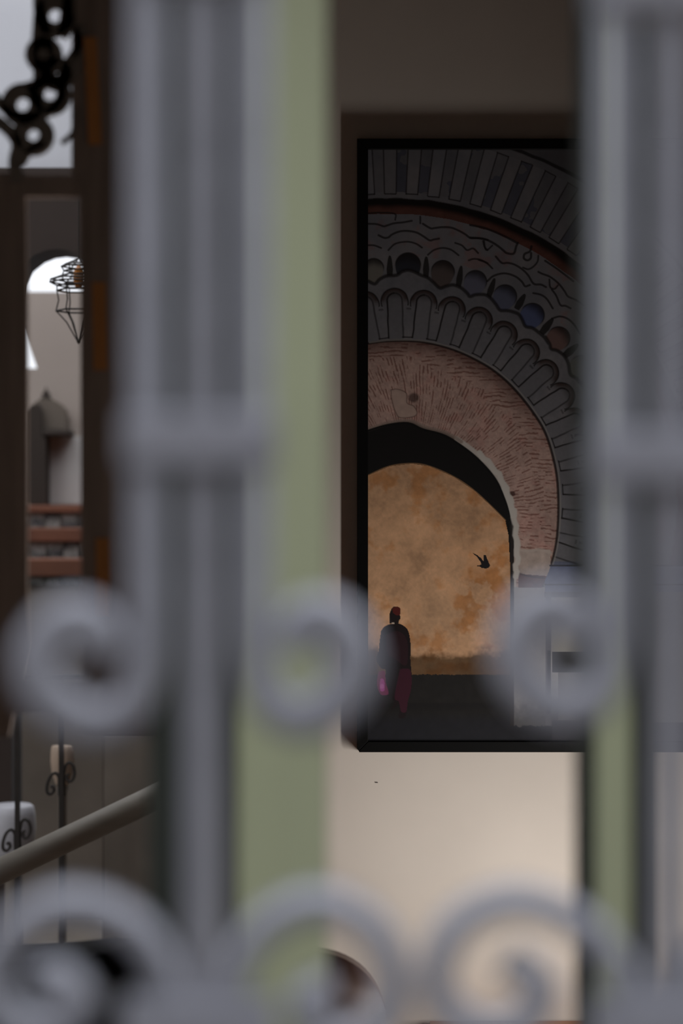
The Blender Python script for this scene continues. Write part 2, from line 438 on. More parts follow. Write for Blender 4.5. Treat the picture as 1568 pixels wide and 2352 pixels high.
for x, y, hgt, w, ang in ((895, 612, 52, 15, 0), (978.5, 612, 48, 15, 1), (1056, 634, 50, 15, 8), (1129, 660, 46, 15, 18), (1196, 692, 40, 17, 30), (1257, 748, 44, 18, 38), (1312, 804, 44, 18, 50), (1352, 872, 44, 18, 56)):
    a = math.radians(ang); ux, uy = math.sin(a), -math.cos(a)
    du = (GX - x) * ux + (GY - y) * uy; dv = -(GX - x) * uy + (GY - y) * ux
    t = np.clip((du / (hgt / 2) + 1) / 2, 0, 1)
    ww = w / 2 * np.sqrt(np.clip(np.where(t < 0.35, 0.55 + t, 1.38 * (1 - t) ** 0.8), 0, 1.2))
    put((1 - sm(-0.8, 1.0, np.abs(dv) - ww)) * (np.abs(du) < hgt / 2) * 0.92, L_((34, 31, 30)))
# scalloped moulding between the two rows
sc = A1((30, 1560), (105, 1592), (160, 1540), (240, 1500), (360, 1490), (430, 1445), (500, 1432), (570, 1450), (650, 1490), (730, 1520), (800, 1580), (870, 1640), (940, 1620), (1030, 1605), (1120, 1640), (1190, 1700), (1225, 1740), (1290, 1720), (1400, 1720)) + \
     A2((240, 1760), (300, 1830), (350, 1900), (430, 1905), (500, 1920), (570, 1950), (610, 2010), (650, 2090), (730, 2110), (800, 2160), (870, 2220), (920, 2290)) + \
     A3((780, 120), (830, 200), (850, 260), (920, 280), (1000, 340), (1050, 430), (1075, 560), (1150, 610), (1230, 720), (1290, 860))
low = inside(smooth2(sc) + [(1420, 1000), (1420, 1300), (840, 1300), (840, 660)])
cx, cy = 925.0, 1142.0
rr = np.hypot(GX - cx, GY - cy); th = np.degrees(np.arctan2(GX - cx, cy - GY))
put(low, 0); IMG[low] = (stone * (0.96 + 0.1 * (n2[..., None] - 0.5)))[low]
stroke(sc, 6.5, LINE * 0.7, 0.85, 3.0)
# lower ring: round-headed flutes and square-footed bars
wv = (vnoise(18, 59) - 0.5) * 1.6
for kk in range(-2, 17):
    a = math.radians(-2.4 + 8.55 * kk); ux, uy = math.sin(a), -math.cos(a)
    rt = 470 - 2.6 * max(kk, 0) if kk < 9 else 447
    du = (GX - cx) * ux + (GY - cy) * uy; dv = -(GX - cx) * uy + (GY - cy) * ux + wv
    hw = 17.0
    # dark crescent of the scallop around the head
    cR = 31.0; c0 = rt - 20
    dd = np.hypot(np.maximum(du - c0, 0) if True else du, dv)
    head = (du > c0 - 12) & (np.hypot(du - c0, dv) < cR)
    shade = sm(cR - 15, cR - 1, np.hypot(du - c0, dv)) * sm(-4, 12, du - c0 + 4)
    put(head * (0.45 + 0.5 * shade) * sm(-14, 10, du - c0), L_((58, 42, 38)))
    put((1 - sm(0.6, 2.6, np.abs(np.hypot(du - c0, dv) - cR))) * (du > c0 - 10) * 0.85, LINE * 0.7)
    # flute
    d_f = np.where(du > rt - hw, np.hypot(du - (rt - hw), dv), np.abs(dv))
    fl = (1 - sm(hw - 1, hw + 0.6, d_f)) * (du > 360)
    put(fl * 0.9, STONE * (0.82 + 0.2 * ((kk * 37) % 10) / 10 - 0.05))
    put((1 - sm(0.8, 3.0, np.abs(d_f - hw))) * (du > 366) * np.where(dv < 0, 0.95, 0.7), LINE * 0.8)
    put(fl * sm(rt - 18, rt, du) * 0.55, LINE)
    # square foot of the raised bar to its right
    a2 = a + math.radians(8.55 / 2); vx, vy = math.sin(a2), -math.cos(a2)
    du2 = (GX - cx) * vx + (GY - cy) * vy; dv2 = -(GX - cx) * vy + (GY - cy) * vx
    put((1 - sm(0.4, 2.4, np.abs(du2 - 368 - wv))) * (np.abs(dv2) < 13.5) * 0.9, LINE * 0.8)
    put((np.abs(dv2) < 5.5) * (1 - sm(0, 4, np.abs(du2 - rt + 36))) * 0.6, LINE)
IMG[low] *= (1 + 0.14 * (n3[..., None] - 0.5))[low]
lowb = low & (GY > 1290); IMG[lowb] = IMG[lowb] * np.array([0.72, 0.8, 1.05])
# brick band
bo = A4((65, 130), (200, 115), (400, 120), (600, 170), (780, 255), (900, 340), (1000, 440), (1100, 570), (1170, 690), (1220, 850), (1245, 1000), (1250, 1200), (1235, 1380), (1200, 1520), (1150, 1640))
bi = A4((65, 665), (200, 625), (330, 612), (420, 650), (560, 690), (700, 780), (800, 870), (880, 970), (930, 1080), (960, 1180), (975, 1300), (985, 1450), (975, 1560), (975, 1665))
bos, bis = smooth2(bo), smooth2(bi)
below = inside(bos + [(1245, 1352), (1240, 1720), (800, 1720), (800, 788)])
put(below, L_((22, 20, 20)))
brick = inside(bos + [(1182, 1350)] + bis[::-1])
jit = (vnoise(26, 101) - 0.5) * 1.2 + (vnoise(5, 111) - 0.5) * 0.35
# courses: fanning with the arch on the inside, level on the outside
courseA = th * 0.60 + rr * 0.022
courseB = GY / 9.5
fan = sm(285, 320, rr + (n2 - 0.5) * 40) * sm(-8, 20, th) * (1 - sm(75, 92, th))
fan = np.maximum(fan, sm(318, 330, rr) * 0.9)
cA = np.abs(((courseA + jit * 0.5) % 1) - 0.5) * 2; cB = np.abs(((courseB + jit * 0.7) % 1) - 0.5) * 2
brk = np.where(fan > 0.5, cB, cA)
dash = vnoise(1, 130, A=np.where(fan > 0.5, GX / 15, rr / 13), B=np.where(fan > 0.5, np.floor(courseB) * 3.3, np.floor(courseA) * 3.3))
bcol = L_((188, 157, 146)) * (0.80 + 0.4 * n1[..., None]) * (1 + 0.35 * (n3[..., None] - 0.5) + 0.25 * (n2[..., None] - 0.5))
mort = sm(0.42, 0.78, brk) * sm(0.42, 0.58, dash)
bcol = bcol * (1 - mort[..., None] * np.array([0.46, 0.58, 0.60]))
bcol = bcol * (1 + sm(0.55, 0.75, fbm(30, 140))[..., None] * np.array([0.03, -0.07, -0.07]))
edge = dist_poly(bos, 40)
put(brick, bcol)
put(brick * (1 - sm(0, 46, edge)) * 0.75 * (1 - sm(860, 1060, GY)), L_((78, 50, 45)))
stroke(bos, 5, L_((34, 22, 20)), 0.9, 2.0, False)
stroke([(x + 4.5, y - 2) for x, y in bos], 3, L_((160, 155, 150)), 0.5 , 1.5, False)
# plaster edge of the arch
stroke(bis[22:], 9, L_((206, 198, 190)), 0.95, 3, False); stroke(bis[:24], 7, L_((150, 132, 122)), 0.8, 3, False)
stroke(bis[38:60], 13, L_((210, 206, 198)), 0.95, 3, False)
stroke([(x - 6, y + 5) for x, y in bis], 4, L_((14, 13, 13)), 1.0, 1.5, False)
patch = A4((210, 420), (250, 415), (305, 440), (310, 500), (350, 520), (372, 560), (350, 585), (270, 592), (240, 560), (215, 480))
put(inside(smooth2(patch + patch[:1])), L_((186, 160, 148)) * (0.85 + 0.3 * n2[..., None])); stroke(patch + patch[:1], 2, L_((90, 66, 58)), 0.6)
put((1 - sm(8, 16, np.hypot(GX - 950, (GY - 913) * 1.1))) * 0.8, L_((70, 52, 48)))
put((1 - sm(4, 8, np.hypot((GX - 1176) * 0.8, GY - 1134))) * 0.9, L_((70, 44, 40)))
# ochre wall beyond the arch
oc = A4((40, 965), (60, 955), (200, 895), (340, 878), (450, 895), (600, 960), (720, 1040), (830, 1140), (920, 1230), (940, 1320), (950, 1500), (952, 1784)) + [(1174, 1480), (1176, 1553), (800, 1553), (800, 1100)]
ochre = inside(oc)
oA, oB, oC = (np.clip((q - 0.5) * g_ + 0.5, 0, 1) for q, g_ in ((fbm(64, 201, 5), 2.1), (fbm(30, 220, 4), 2.0), (fbm(7, 240, 3), 1.4)))
oc_col = L_((219, 172, 132)) * (0.80 + 0.36 * oA[..., None] + 0.20 * (oB[..., None] - 0.5) + 0.20 * (oC[..., None] - 0.5))
stn = 0.85 * sm(0.46, 0.70, fbm(48, 260, 5) * 0.72 + oB * 0.28)
rust = np.clip(stn + 0.8 * np.exp(-(((GX - 1100) / 50) ** 2 + ((GY - 1380) / 90) ** 2)) * sm(0.35, 0.6, oB), 0, 1)
oc_col = oc_col * (1 - rust[..., None] * np.array([0.22, 0.40, 0.60]))
pale = np.exp(-(((GX - 1000) / 70) ** 2 + ((GY - 1410) / 60) ** 2)) * 0.5
oc_col = oc_col * (1 - pale[..., None] * 0.4) + L_((190, 160, 128)) * pale[..., None] * 0.4
foot = sm(1488, 1512, GY + (oB - 0.5) * 24 + (GX < 868) * 18)
oc_col = oc_col * (1 - foot[..., None] * np.array([0.78, 0.79, 0.82]))
oc_col = oc_col * (1 - (sm(1480, 1515, GY + (oC - 0.5) * 10) * (1 - sm(860, 875, GX)))[..., None] * 0.6)
put(ochre, oc_col)
stroke(smooth2(A4((60, 955), (200, 895), (340, 878), (450, 895), (600, 960), (720, 1040), (830, 1140), (920, 1230))), 2.5, L_((226, 174, 124)), 0.35, 1.5, False)
# dark jamb line, ground, right-hand pier
gr = GY > 1550 + (n3 - 0.5) * 3
put(gr & (GX < 1240), L_((32, 30, 29)) * (0.8 + 0.5 * n2[..., None]))
put(sm(1612, 1618, GY) * (1 - sm(1622, 1640, GY)) * 0.6, L_((22, 20, 22)))
put(sm(1632, 1665, GY), L_((30, 30, 35)) * (0.85 + 0.35 * n2[..., None]))
pier = (GX > 1181) & (GY > 1348) & (GY < 1668 + (n3 - 0.5) * 8)
put(pier, L_((172, 168, 166)) * (0.86 + 0.26 * n1[..., None]) * (1 + 0.14 * (n3[..., None] - 0.5)))
pf = pier & (GY > 1560); IMG[pf] *= (1 - 0.78 * sm(1580, 1660, GY + (n2 - 0.5) * 50))[..., None][pf]
put(((GX > 1172) & (GX < 1181) & (GY > 1190) & (GY < 1668)) * 0.9, L_((44, 38, 36)))
put((GX > 1181) & (GX < 1264) & (GY > 1262) & (GY < 1326) & below, L_((196, 178, 168)) * (0.62 + 0.6 * n2[..., None]))
put((GX > 1190) & (GX < 1262) & (GY > 1318 + (GX - 1190) * 0.08) & (GY < 1350) & below, L_((104, 70, 62)) * (0.6 + 0.8 * n2[..., None]))
stroke([(1186, 1262), (1215, 1266), (1240, 1262), (1266, 1270)], 5, L_((200, 186, 176)), 0.7, 3)
stroke([(1190, 1316), (1215, 1324), (1250, 1328)], 2.5, L_((60, 44, 40)), 0.8)
put((GX > 1252) & (GY > 1300 + (1262 - GX) * 0.0) & (GY < 1360) & ~below, L_((104, 112, 142)) * (0.7 + 0.5 * n2[..., None]))
put(((GX > 1250) & (np.abs(GY - 1343) < 2)) | ((GX > 1262) & (np.abs(GY - 1299) < 1.6)), L_((40, 40, 50)))
put((GX > 1250) & (GY > 1360) & (GY < 1373), L_((70, 68, 66)))
put((GX > 1253) & (GX < 1266) & (GY > 1360) & (GY < 1668), L_((104, 102, 104)))
put((GX > 1257) & (GX < 1265) & (GY > 1495) & (GY < 1640), L_((56, 52, 54)))
put((GX > 1266 + (GY - 1372) * 0.024) & (GX < 1430) & (GY > 1372) & (GY < 1497), L_((196, 192, 182)) * (0.85 + 0.25 * n1[..., None]) * (1 - 0.2 * sm(1440, 1495, GY))[..., None])
put((GX > 1268) & (GX < 1430) & (GY > 1497) & (GY < 1545), L_((46, 44, 40)))
put((GX > 1282) & (GX < 1430) & (GY >= 1545) & (GY < 1660), L_((120, 118, 116)))
put((GX > 1268) & (GY > 1655), L_((50, 49, 54)))
put((GX > 1430) & (GY > 1360) & (GY < 1660), L_((128, 126, 124)))
rim = [(x + 4 + 2.5 * math.sin(i * 1.7), y - 2 + 1.5 * math.sin(i * 2.9)) for i, (x, y) in enumerate(bis) if 1040 < y < 1330]
stroke(rim, 11, L_((212, 206, 198)), 0.95, 3, False)
# bird
bird = A4((710, 1428), (745, 1445), (772, 1468), (785, 1486), (786, 1462), (784, 1445), (800, 1446), (810, 1475), (817, 1490), (826, 1512), (818, 1524), (800, 1531), (775, 1526), (760, 1518), (735, 1513), (762, 1509), (772, 1502), (764, 1485), (745, 1458))
put(inside(bird), L_((32, 30, 32)))
# walking figure seen from behind
def H(*l): return R1(l, 840, 1360, 7.125)
put(inside(smooth2(H((248, 640), (300, 570), (400, 525), (530, 515), (640, 570), (695, 640), (725, 780), (735, 920), (730, 1100), (745, 1280), (755, 1450), (745, 1600), (700, 1760), (680, 1880), (660, 1990), (640, 2060), (540, 2060), (550, 1960), (540, 1850), (470, 1900), (430, 1940), (420, 1920), (460, 1800), (380, 1700), (330, 1800), (310, 1900), (230, 1880), (205, 1700), (240, 1600), (330, 1300), (250, 1250), (190, 1160), (170, 1080), (205, 980), (225, 820), (248, 640)))), L_((30, 21, 23)))
put(inside(smooth2(H((330, 700), (500, 640), (640, 720), (690, 900), (660, 1200), (480, 1100), (350, 1000), (330, 700)))) * 0.55, L_((56, 28, 36)))
put(inside(smooth2(H((560, 1260), (720, 1270), (750, 1450), (735, 1620), (690, 1780), (660, 1960), (580, 1960), (540, 1800), (480, 1760), (480, 1640), (560, 1260)))) * 0.85, L_((66, 26, 42)))
put(inside(smooth2(H((388, 500), (386, 380), (405, 310), (440, 250), (500, 241), (555, 255), (567, 300), (560, 380), (565, 430), (545, 465), (525, 512), (388, 515)))), L_((33, 24, 24)))
put(inside(smooth2(H((440, 340), (440, 265), (500, 243), (555, 258), (566, 300), (556, 372), (500, 380), (440, 340)))), L_((92, 32, 28)))
put((1 - sm(1.0, 2.0, np.abs(GY - 1431.8))) * (GX > 899.5) * (GX < 905.5), L_((215, 195, 175)))
put(inside(smooth2(H((215, 1300), (310, 1300), (325, 1480), (370, 1640), (350, 1685), (250, 1680), (190, 1560), (190, 1380), (215, 1300)))), L_((120, 36, 80)))
put(inside(smooth2(H((240, 1420), (290, 1430), (310, 1540), (300, 1620), (240, 1620), (225, 1520), (240, 1420)))), L_((176, 70, 150)))
put((1 - sm(3, 6, np.hypot(GX - 877, (GY - 1577) * 0.8))) * 0.8, L_((200, 110, 180)))
IMG = np.clip(IMG, 0.003, 0.95)

ny, nx = GX.shape
vx_ = (GX - 784.0) / F * D; vz_ = EYE + (1176.0 - GY) / F * D
co = np.stack([vx_, np.full_like(vx_, PD), vz_], -1).reshape(-1, 3)
ii = (np.arange(ny - 1)[:, None] * nx + np.arange(nx - 1)[None, :]).reshape(-1)
fc = np.stack([ii, ii + nx, ii + nx + 1, ii + 1], 1)
me = bpy.data.meshes.new('print')
me.vertices.add(len(co)); me.vertices.foreach_set('co', co.astype(np.float32).ravel())
me.loops.add(fc.size); me.loops.foreach_set('vertex_index', fc.astype(np.int32).ravel())
me.polygons.add(len(fc)); me.polygons.foreach_set('loop_start', (np.arange(len(fc)) * 4).astype(np.int32))
me.update()
ca = me.color_attributes.new('ink', 'FLOAT_COLOR', 'POINT')
ca.data.foreach_set('color', np.concatenate([IMG.reshape(-1, 3), np.ones((ny * nx, 1))], 1).astype(np.float32).ravel())
pm = bpy.data.materials.new('matt_photographic_print'); pm.use_nodes = True
pb = pm.node_tree.nodes['Principled BSDF']; at = pm.node_tree.nodes.new('ShaderNodeAttribute'); at.attribute_name = 'ink'
pm.node_tree.links.new(at.outputs['Color'], pb.inputs['Base Color'])
pb.inputs['Roughness'].default_value = 0.7; pb.inputs['Specular IOR Level'].default_value = 0.25
me.materials.append(pm)
pr = bpy.data.objects.new('print', me); C.objects.link(pr); pr.parent = fr
pr['label'] = 'printed photo of a carved horseshoe arch, ochre wall, bird and robed walker'
under(fr)

# ------------------------------------------------------------------ grey iron window grille, close to the camera
GD = 1.0
gri = tag(empty('window_grille', (0, GD, 1.30)), 'pale grey painted iron window grille with scrolls, close and blurred', 'grille')
def gpts(l, n=10): return catmull([P(a, b, GD) for a, b in l], n)
BAR = 0.0160; FLANK = 0.0185
posts = (-600, 466, 1538, 2600)
coll = {-600: 1010, 466: 1012, 1538: 1052, 2600: 1040}
for pi, c0 in enumerate(posts):
    bm = bmesh.new(); x = X(c0, GD)
    add_box(bm, x - BAR / 2, x + BAR / 2, GD - BAR / 2, GD + BAR / 2, 1.30, 2.22, 0.002)
    obj('upright_bar', bm, 'iron_paint', gri)
    yc = coll[c0]
    for s in (-1, 1):
        ox = 126 if s < 0 else 116
        dy = -30 if c0 == 1538 else (0 if s < 0 else -8)
        fx = c0 + s * ox
        R = 108 if (c0 == 1538 or s > 0) else 118
        path = [(fx, -1300), (fx, 0), (fx, 900), (fx, 1300), (fx, 1430 + dy), (fx + s * 8, 1530 + dy), (fx + s * (0.45 * R), 1630 + dy), (fx + s * (1.2 * R), 1652 + dy),
                (fx + s * (1.95 * R), 1590 + dy), (fx + s * (2.1 * R), 1500 + dy), (fx + s * (1.6 * R), 1430 + dy), (fx + s * (1.0 * R), 1440 + dy), (fx + s * (0.8 * R), 1500 + dy)]
        sweep('scroll_bar', gpts(path, 8), FLANK, 0.020, 'iron_paint', gri, cham=0.5, taper=lambda t: 0.92 + 0.42 * max(0.0, min(1.0, (t - 0.40) / 0.25)))
    def clamp(y0, y1, h=0.0):
        d0 = GD - BAR / 2 - 0.006; d1 = GD + BAR / 2 + 0.006
        return box('collar', X(c0 - 180, GD), X(c0 + 168, GD), d0, d1, Z(y1, GD), Z(y0, GD), 'iron_paint', gri, 0.003)
    clamp(yc - 62, yc + 62)
    clamp(-120 if c0 != 1538 else -84, -40 if c0 != 1538 else 30)
    clamp(2290, 2430)
    # volutes springing from the foot of the post
    for s, path in ((-1, [(-40, 2330), (-98, 2180), (-170, 2095), (-296, 2052), (-425, 2105), (-486, 2225), (-440, 2330), (-345, 2352), (-285, 2290), (-325, 2222), (-375, 2240)]),
                    (1, [(40, 2330), (84, 2180), (160, 2090), (272, 2052), (388, 2108), (440, 2225), (412, 2335), (330, 2385), (255, 2350), (240, 2290), (300, 2250)])):
        if c0 == 1538 and s < 0:
            path = [(-40, 2330), (-130, 2180), (-215, 2095), (-358, 2048), (-490, 2105), (-540, 2228), (-495, 2325), (-400, 2362), (-315, 2318), (-300, 2238), (-375, 2178)]
        sweep('volute', gpts([(c0 + a, b + (22 if b < 2290 else 8)) for a, b in path], 10), 0.0172, 0.018, 'iron_paint', gri, cham=0.55, taper=lambda t: 1.0 if t < 0.75 else 1.0 + 0.5 * (t - 0.75))
for z in (1.30, 2.22):
    box('rail', -0.56, 0.56, GD - 0.012, GD + 0.012, z - 0.012, z + 0.012, 'iron_paint', gri, 0.002)
    for x in (-0.55, 0.55):
        box('fixing_arm', x - 0.01, x + 0.01, GD, 1.352, z - 0.01, z + 0.01, 'iron_paint', gri, 0.002)
under(gri)

# ------------------------------------------------------------------ wooden and iron screen on the left of the room
SD = 2.8
scr = tag(empty('room_screen', (X(250, SD), SD, Z(1692, SD))), 'dark brown wooden screen with iron crest scrolls and orange strips as its lit edge', 'screen')
def bevel_lit_edge(a0, a1, y0, b0, b1, y1, dep):
    bm = bmesh.new()
    v = [bm.verts.new(p) for p in (P(a0, y0, SD - dep), P(a0, y0, SD), P(a1, y0, SD), P(b0, y1, SD - dep), P(b0, y1, SD), P(b1, y1, SD))]
    for f in ((0, 1, 2), (3, 5, 4), (0, 2, 5, 3), (0, 3, 4, 1), (1, 4, 5, 2)): bm.faces.new([v[k] for k in f])
    return obj('batten', bm, 'batten', scr)
def tilted(nm, a0, a1, y0, b0, b1, y1, d0, d1, m):
    return pxprism(nm, [(a0, y0), (a1, y0), (b1, y1), (b0, y1)], d0, d1, m, scr)
ceil_y = 1176 - (3.3 - EYE) / SD * F
pxprism('post', [(164, ceil_y), (470, ceil_y), (470, 1692), (190, 1692), (186, 1180), (184, 404), (164, 398)], SD, SD + 0.014, 'wood', scr)
pxprism('post', [(-90, 398), (58, 398), (62, 700), (62, 1480), (20, 1692), (-90, 1692)], SD, SD + 0.014, 'wood', scr)
for y0, y1, xa, xb in ((85, 332, 206, 216), (648, 850, 226, 229), (1236, 1410, 234, 236)):
    bevel_lit_edge(xa - 14, xa + 16, y0, xb - 14, xb + 18, y1, 0.010)  # orange wedges stand in for the wood edge catching light
tilted('metal_strip', 192, 199, 78, 197, 204, 330, SD - 0.006, SD, 'steel')
box('rail', X(30, SD), X(190, SD), SD + 0.002, SD + 0.012, Z(1640, SD), Z(1560, SD), 'wood', scr)
# iron crest: rings and stems in front of the white upper wall
def ring(px, py, r, w):
    pts = [P(px + r * math.cos(2 * math.pi * k / 24), py + r * math.sin(2 * math.pi * k / 24), SD) for k in range(24)]
    sweep('crest_scroll', pts, w / F * SD, 0.012, 'crest', scr, closed=True)
for px, py, r, w in ((127, 37, 33, 34), (101, 126, 27, 32), (115, 217, 32, 34), (53, 241, 33, 34), (77, 311, 31, 34), (130, 170, 22, 36)):
    ring(px, py, r, w)
def stem(l, w): sweep('crest_scroll', catmull([P(a, b, SD) for a, b in l], 8), w / F * SD, 0.012, 'crest', scr)
stem([(96, -60), (92, 20), (108, 80), (112, 150), (96, 190), (62, 205)], 30)
stem([(178, -60), (160, 30), (182, 100), (150, 160), (140, 230), (100, 262), (40, 268), (2, 240), (-30, 200)], 24)
stem([(-40, 260), (10, 290), (40, 330), (34, 372), (40, 420)], 28)
stem([(160, -40), (150, 60), (138, 82)], 30)
stem([(182, 60), (176, 150), (150, 192)], 26)
stem([(92, 40), (88, 110), (92, 176), (86, 205)], 30)
stem([(104, 330), (70, 345), (46, 380)], 18)
stem([(142, 330), (170, 300), (176, 250)], 10)
box('crest_rail', X(-90, SD), X(192, SD), SD - 0.004, SD + 0.014, Z(452, SD), Z(404, SD), 'wood', scr)
under(scr)

# ------------------------------------------------------------------ sloping bar standing in for a faint diagonal band
HD = 5.3
hr = tag(empty('sloping_handrail', (X(200, HD), HD, 0)), 'grey-brown bar for a faint diagonal band sloping up to the right, lower left', 'handrail')
bm = bmesh.new(); add_tube(bm, P(-40, 2020, HD), P(450, 1787, HD), 0.034, 18); obj('rail', bm, 'brace', hr, True)
for px in (-34, 425):
    bm = bmesh.new(); top = Z(2020 - (px + 40) * 242 / 510, HD)
    add_tube(bm, (X(px, HD), HD, 0), (X(px, HD), HD, top), 0.014, 10); obj('post', bm, 'brace', hr, True)
under(hr)

# ------------------------------------------------------------------ hanging lantern
LD = 5.6
lx, lz = X(181, LD), Z(670, LD)
lan = tag(empty('hanging_lantern', (lx, LD, lz)), 'black wire cage lantern with tiered crown hanging before the white arch', 'lantern')
def lp(px): return px / F * LD
hexa = lambda r, z, off=0.06: [Vector((lx + r * math.cos(off + math.pi / 3 * k), LD + r * math.sin(off + math.pi / 3 * k), z)) for k in range(6)]
def wire_ring(nm, rpx, py, t=1.5):
    bm = bmesh.new(); h = hexa(lp(rpx), Z(py, LD))
    for k in range(6): add_tube(bm, h[k], h[(k + 1) % 6], lp(t), 6)
    return obj(nm, bm, 'iron', lan)
levels = [(6, 596), (30, 606), (40, 612), (34, 622), (38, 632), (64, 641), (66, 648), (50, 656), (50, 667), (46, 690), (52, 714), (28, 740), (4, 782)]
for rpx, py in levels[1:11]:
    if py != 690: wire_ring('cage_ring', rpx, py, 2.1)
for k in range(6):
    bm = bmesh.new()
    seq = [hexa(lp(r), Z(py, LD))[k] for r, py in levels]
    for a, b in zip(seq[:-1], seq[1:]): add_tube(bm, a, b, lp(1.7), 6)
    obj('cage_rib', bm, 'iron', lan)
bm = bmesh.new(); add_lathe(bm, (lx, LD, Z(660, LD)), [(lp(8), 0), (lp(12), lp(12)), (lp(13), lp(34)), (lp(8), lp(44)), (lp(3), lp(50))], 12)
obj('amber_glass', bm, 'amber', lan, True)
bm = bmesh.new(); add_tube(bm, (lx, LD, Z(596, LD)), (lx, LD, 3.55), lp(2), 6); obj('chain', bm, 'iron', lan)
bm = bmesh.new(); add_lathe(bm, (lx, LD, Z(790, LD)), [(lp(1), 0), (lp(5), lp(4)), (lp(5), lp(8)), (lp(1), lp(12))], 10); obj('finial', bm, 'iron', lan)
under(lan)
# beam across the patio that carries the lantern
b_ = tag(box('patio_beam', -4.2, XO + 0.5, LD - 0.06, LD + 0.06, 3.55, 3.70, 'beam', None, 0.006), 'dark wooden beam crossing the patio above the lantern', 'beam')

# ------------------------------------------------------------------ horseshoe doorway, steps with painted tiles
ND = FD - 0.10
ni = tag(empty('wall_niche', (X(110, ND), FD, Z(1160, ND))), 'grey-brown domed horseshoe doorway with pointed finial and ledge', 'niche')
pxprism('hood', [(66, 985), (66, 948), (74, 930), (88, 919), (100, 916), (120, 918), (136, 926), (147, 940), (152, 960), (153, 986)], ND, FD, 'niche', ni)
pxprism('dark_opening', [(58, 1158), (58, 945), (70, 932), (88, 928), (94, 940), (96, 1000), (105, 1004), (105, 1158)], ND - 0.05, FD, 'nichedark', ni)  # solid block coloured dark for the shaded door opening
bm = bmesh.new(); u = ND / F
add_lathe(bm, (X(102, ND), FD - 0.05, Z(918, ND)), [(14 * u, 0), (13 * u, 6 * u), (7 * u, 9 * u), (11 * u, 13 * u), (6 * u, 19 * u), (3 * u, 25 * u), (0.5 * u, 31 * u)], 14)
obj('finial', bm, 'nichedark', ni, True)
pxbox('panel', 106, 200, 1002, 1158, FD - 0.03, FD, 'panel', ni)  # pale sheet added to brighten the bare wall below the ledge
pxbox('ledge', 97, 160, 987, 1001, ND - 0.06, FD, 'nichedark', ni, 0.01)
under(ni)

TD = 8.3
st = tag(empty('tiled_steps', (X(125, TD), TD, 0)), 'flight of terracotta edged steps with painted tile risers', 'steps')
zs = [Z(1160, TD), Z(1213, TD), Z(1284, TD)]
fronts = [TD + 0.36, TD + 0.18, TD]
slabs = ((1160, 1177, 80, 164, 'terracotta'), (1213, 1244, 112, 168, 'terracotta'), (1284, 1324, 54, 192, 'terracotta'))
xs0 = -60
for i, (ya, yb, a, b, m) in enumerate(slabs):
    d0 = fronts[i]
    pxbox('slab', xs0 - 10 * i, 330, ya, yb, d0, FD - 0.004, m, st, 0.006)
    ybot = (1213, 1284, 1346)[i]
    pxbox('riser', xs0 + 4, 326, yb, ybot + (4 if i < 2 else 0), d0 + 0.035, FD - 0.004, 'stepdark', st)
    w = 38
    for k in range(9):
        a0 = xs0 + 12 + k * w + (4 if i == 1 else 0)
        pxbox('tile', a0, a0 + w - 3, yb + 2, ybot - 1, d0 + 0.022, d0 + 0.035, 'tile', st, 0.003)
pxbox('base', xs0 + 4, 326, 1346, 1176 + EYE / (TD + 0.035) * F, TD + 0.035, FD - 0.004, 'stepdark', st)
under(st)

# ------------------------------------------------------------------ railing with scrolls, made-up jar shapes for the pale patches behind it
RD = 5.9
rl = tag(empty('iron_railing', (X(90, RD), RD, 0)), 'black iron railing with small scrolls low on the left', 'railing')
def rs(nm, l, w, n=8): return sweep(nm, catmull([P(a, b, RD) for a, b in l], n), w / F * RD, 0.012, 'iron', rl)
fl_y = 1176 + EYE / RD * F
for px in (40, 141):
    bm = bmesh.new(); w = 5.5
    add_box(bm, X(px - w, RD), X(px + w, RD), RD - 0.008, RD + 0.008, 0, Z(1556, RD)); obj('upright_bar', bm, 'iron', rl)
for px in (40, 141):
    dy = 0 if px < 100 else -130; q = px - 40
    rs('scroll', [(44 + q, 1935 + dy), (46 + q, 1905 + dy), (50 + q, 1888 + dy), (58 + q, 1882 + dy), (67 + q, 1890 + dy), (70 + q, 1908 + dy), (65 + q, 1922 + dy), (56 + q, 1924 + dy), (52 + q, 1914 + dy), (57 + q, 1908 + dy)], 6.5)
    rs('scroll', [(37 + q, 1945 + dy), (35 + q, 1918 + dy), (27 + q, 1906 + dy), (16 + q, 1912 + dy), (8 + q, 1930 + dy), (7 + q, 1948 + dy), (15 + q, 1954 + dy), (23 + q, 1946 + dy), (21 + q, 1937 + dy), (15 + q, 1938 + dy)], 6.5)
    rs('leaf', [(px, 1918 + dy), (px, 1935 + dy), (px + 1, 1958 + dy)], 17)
box('rail', X(-60, RD), X(236, RD), RD - 0.012, RD + 0.012, Z(1562, RD), Z(1550, RD), 'iron', rl)
box('rail', X(-60, RD), X(236, RD), RD - 0.012, RD + 0.012, Z(2180, RD), Z(2168, RD), 'iron', rl)
under(rl)
JD = 6.28
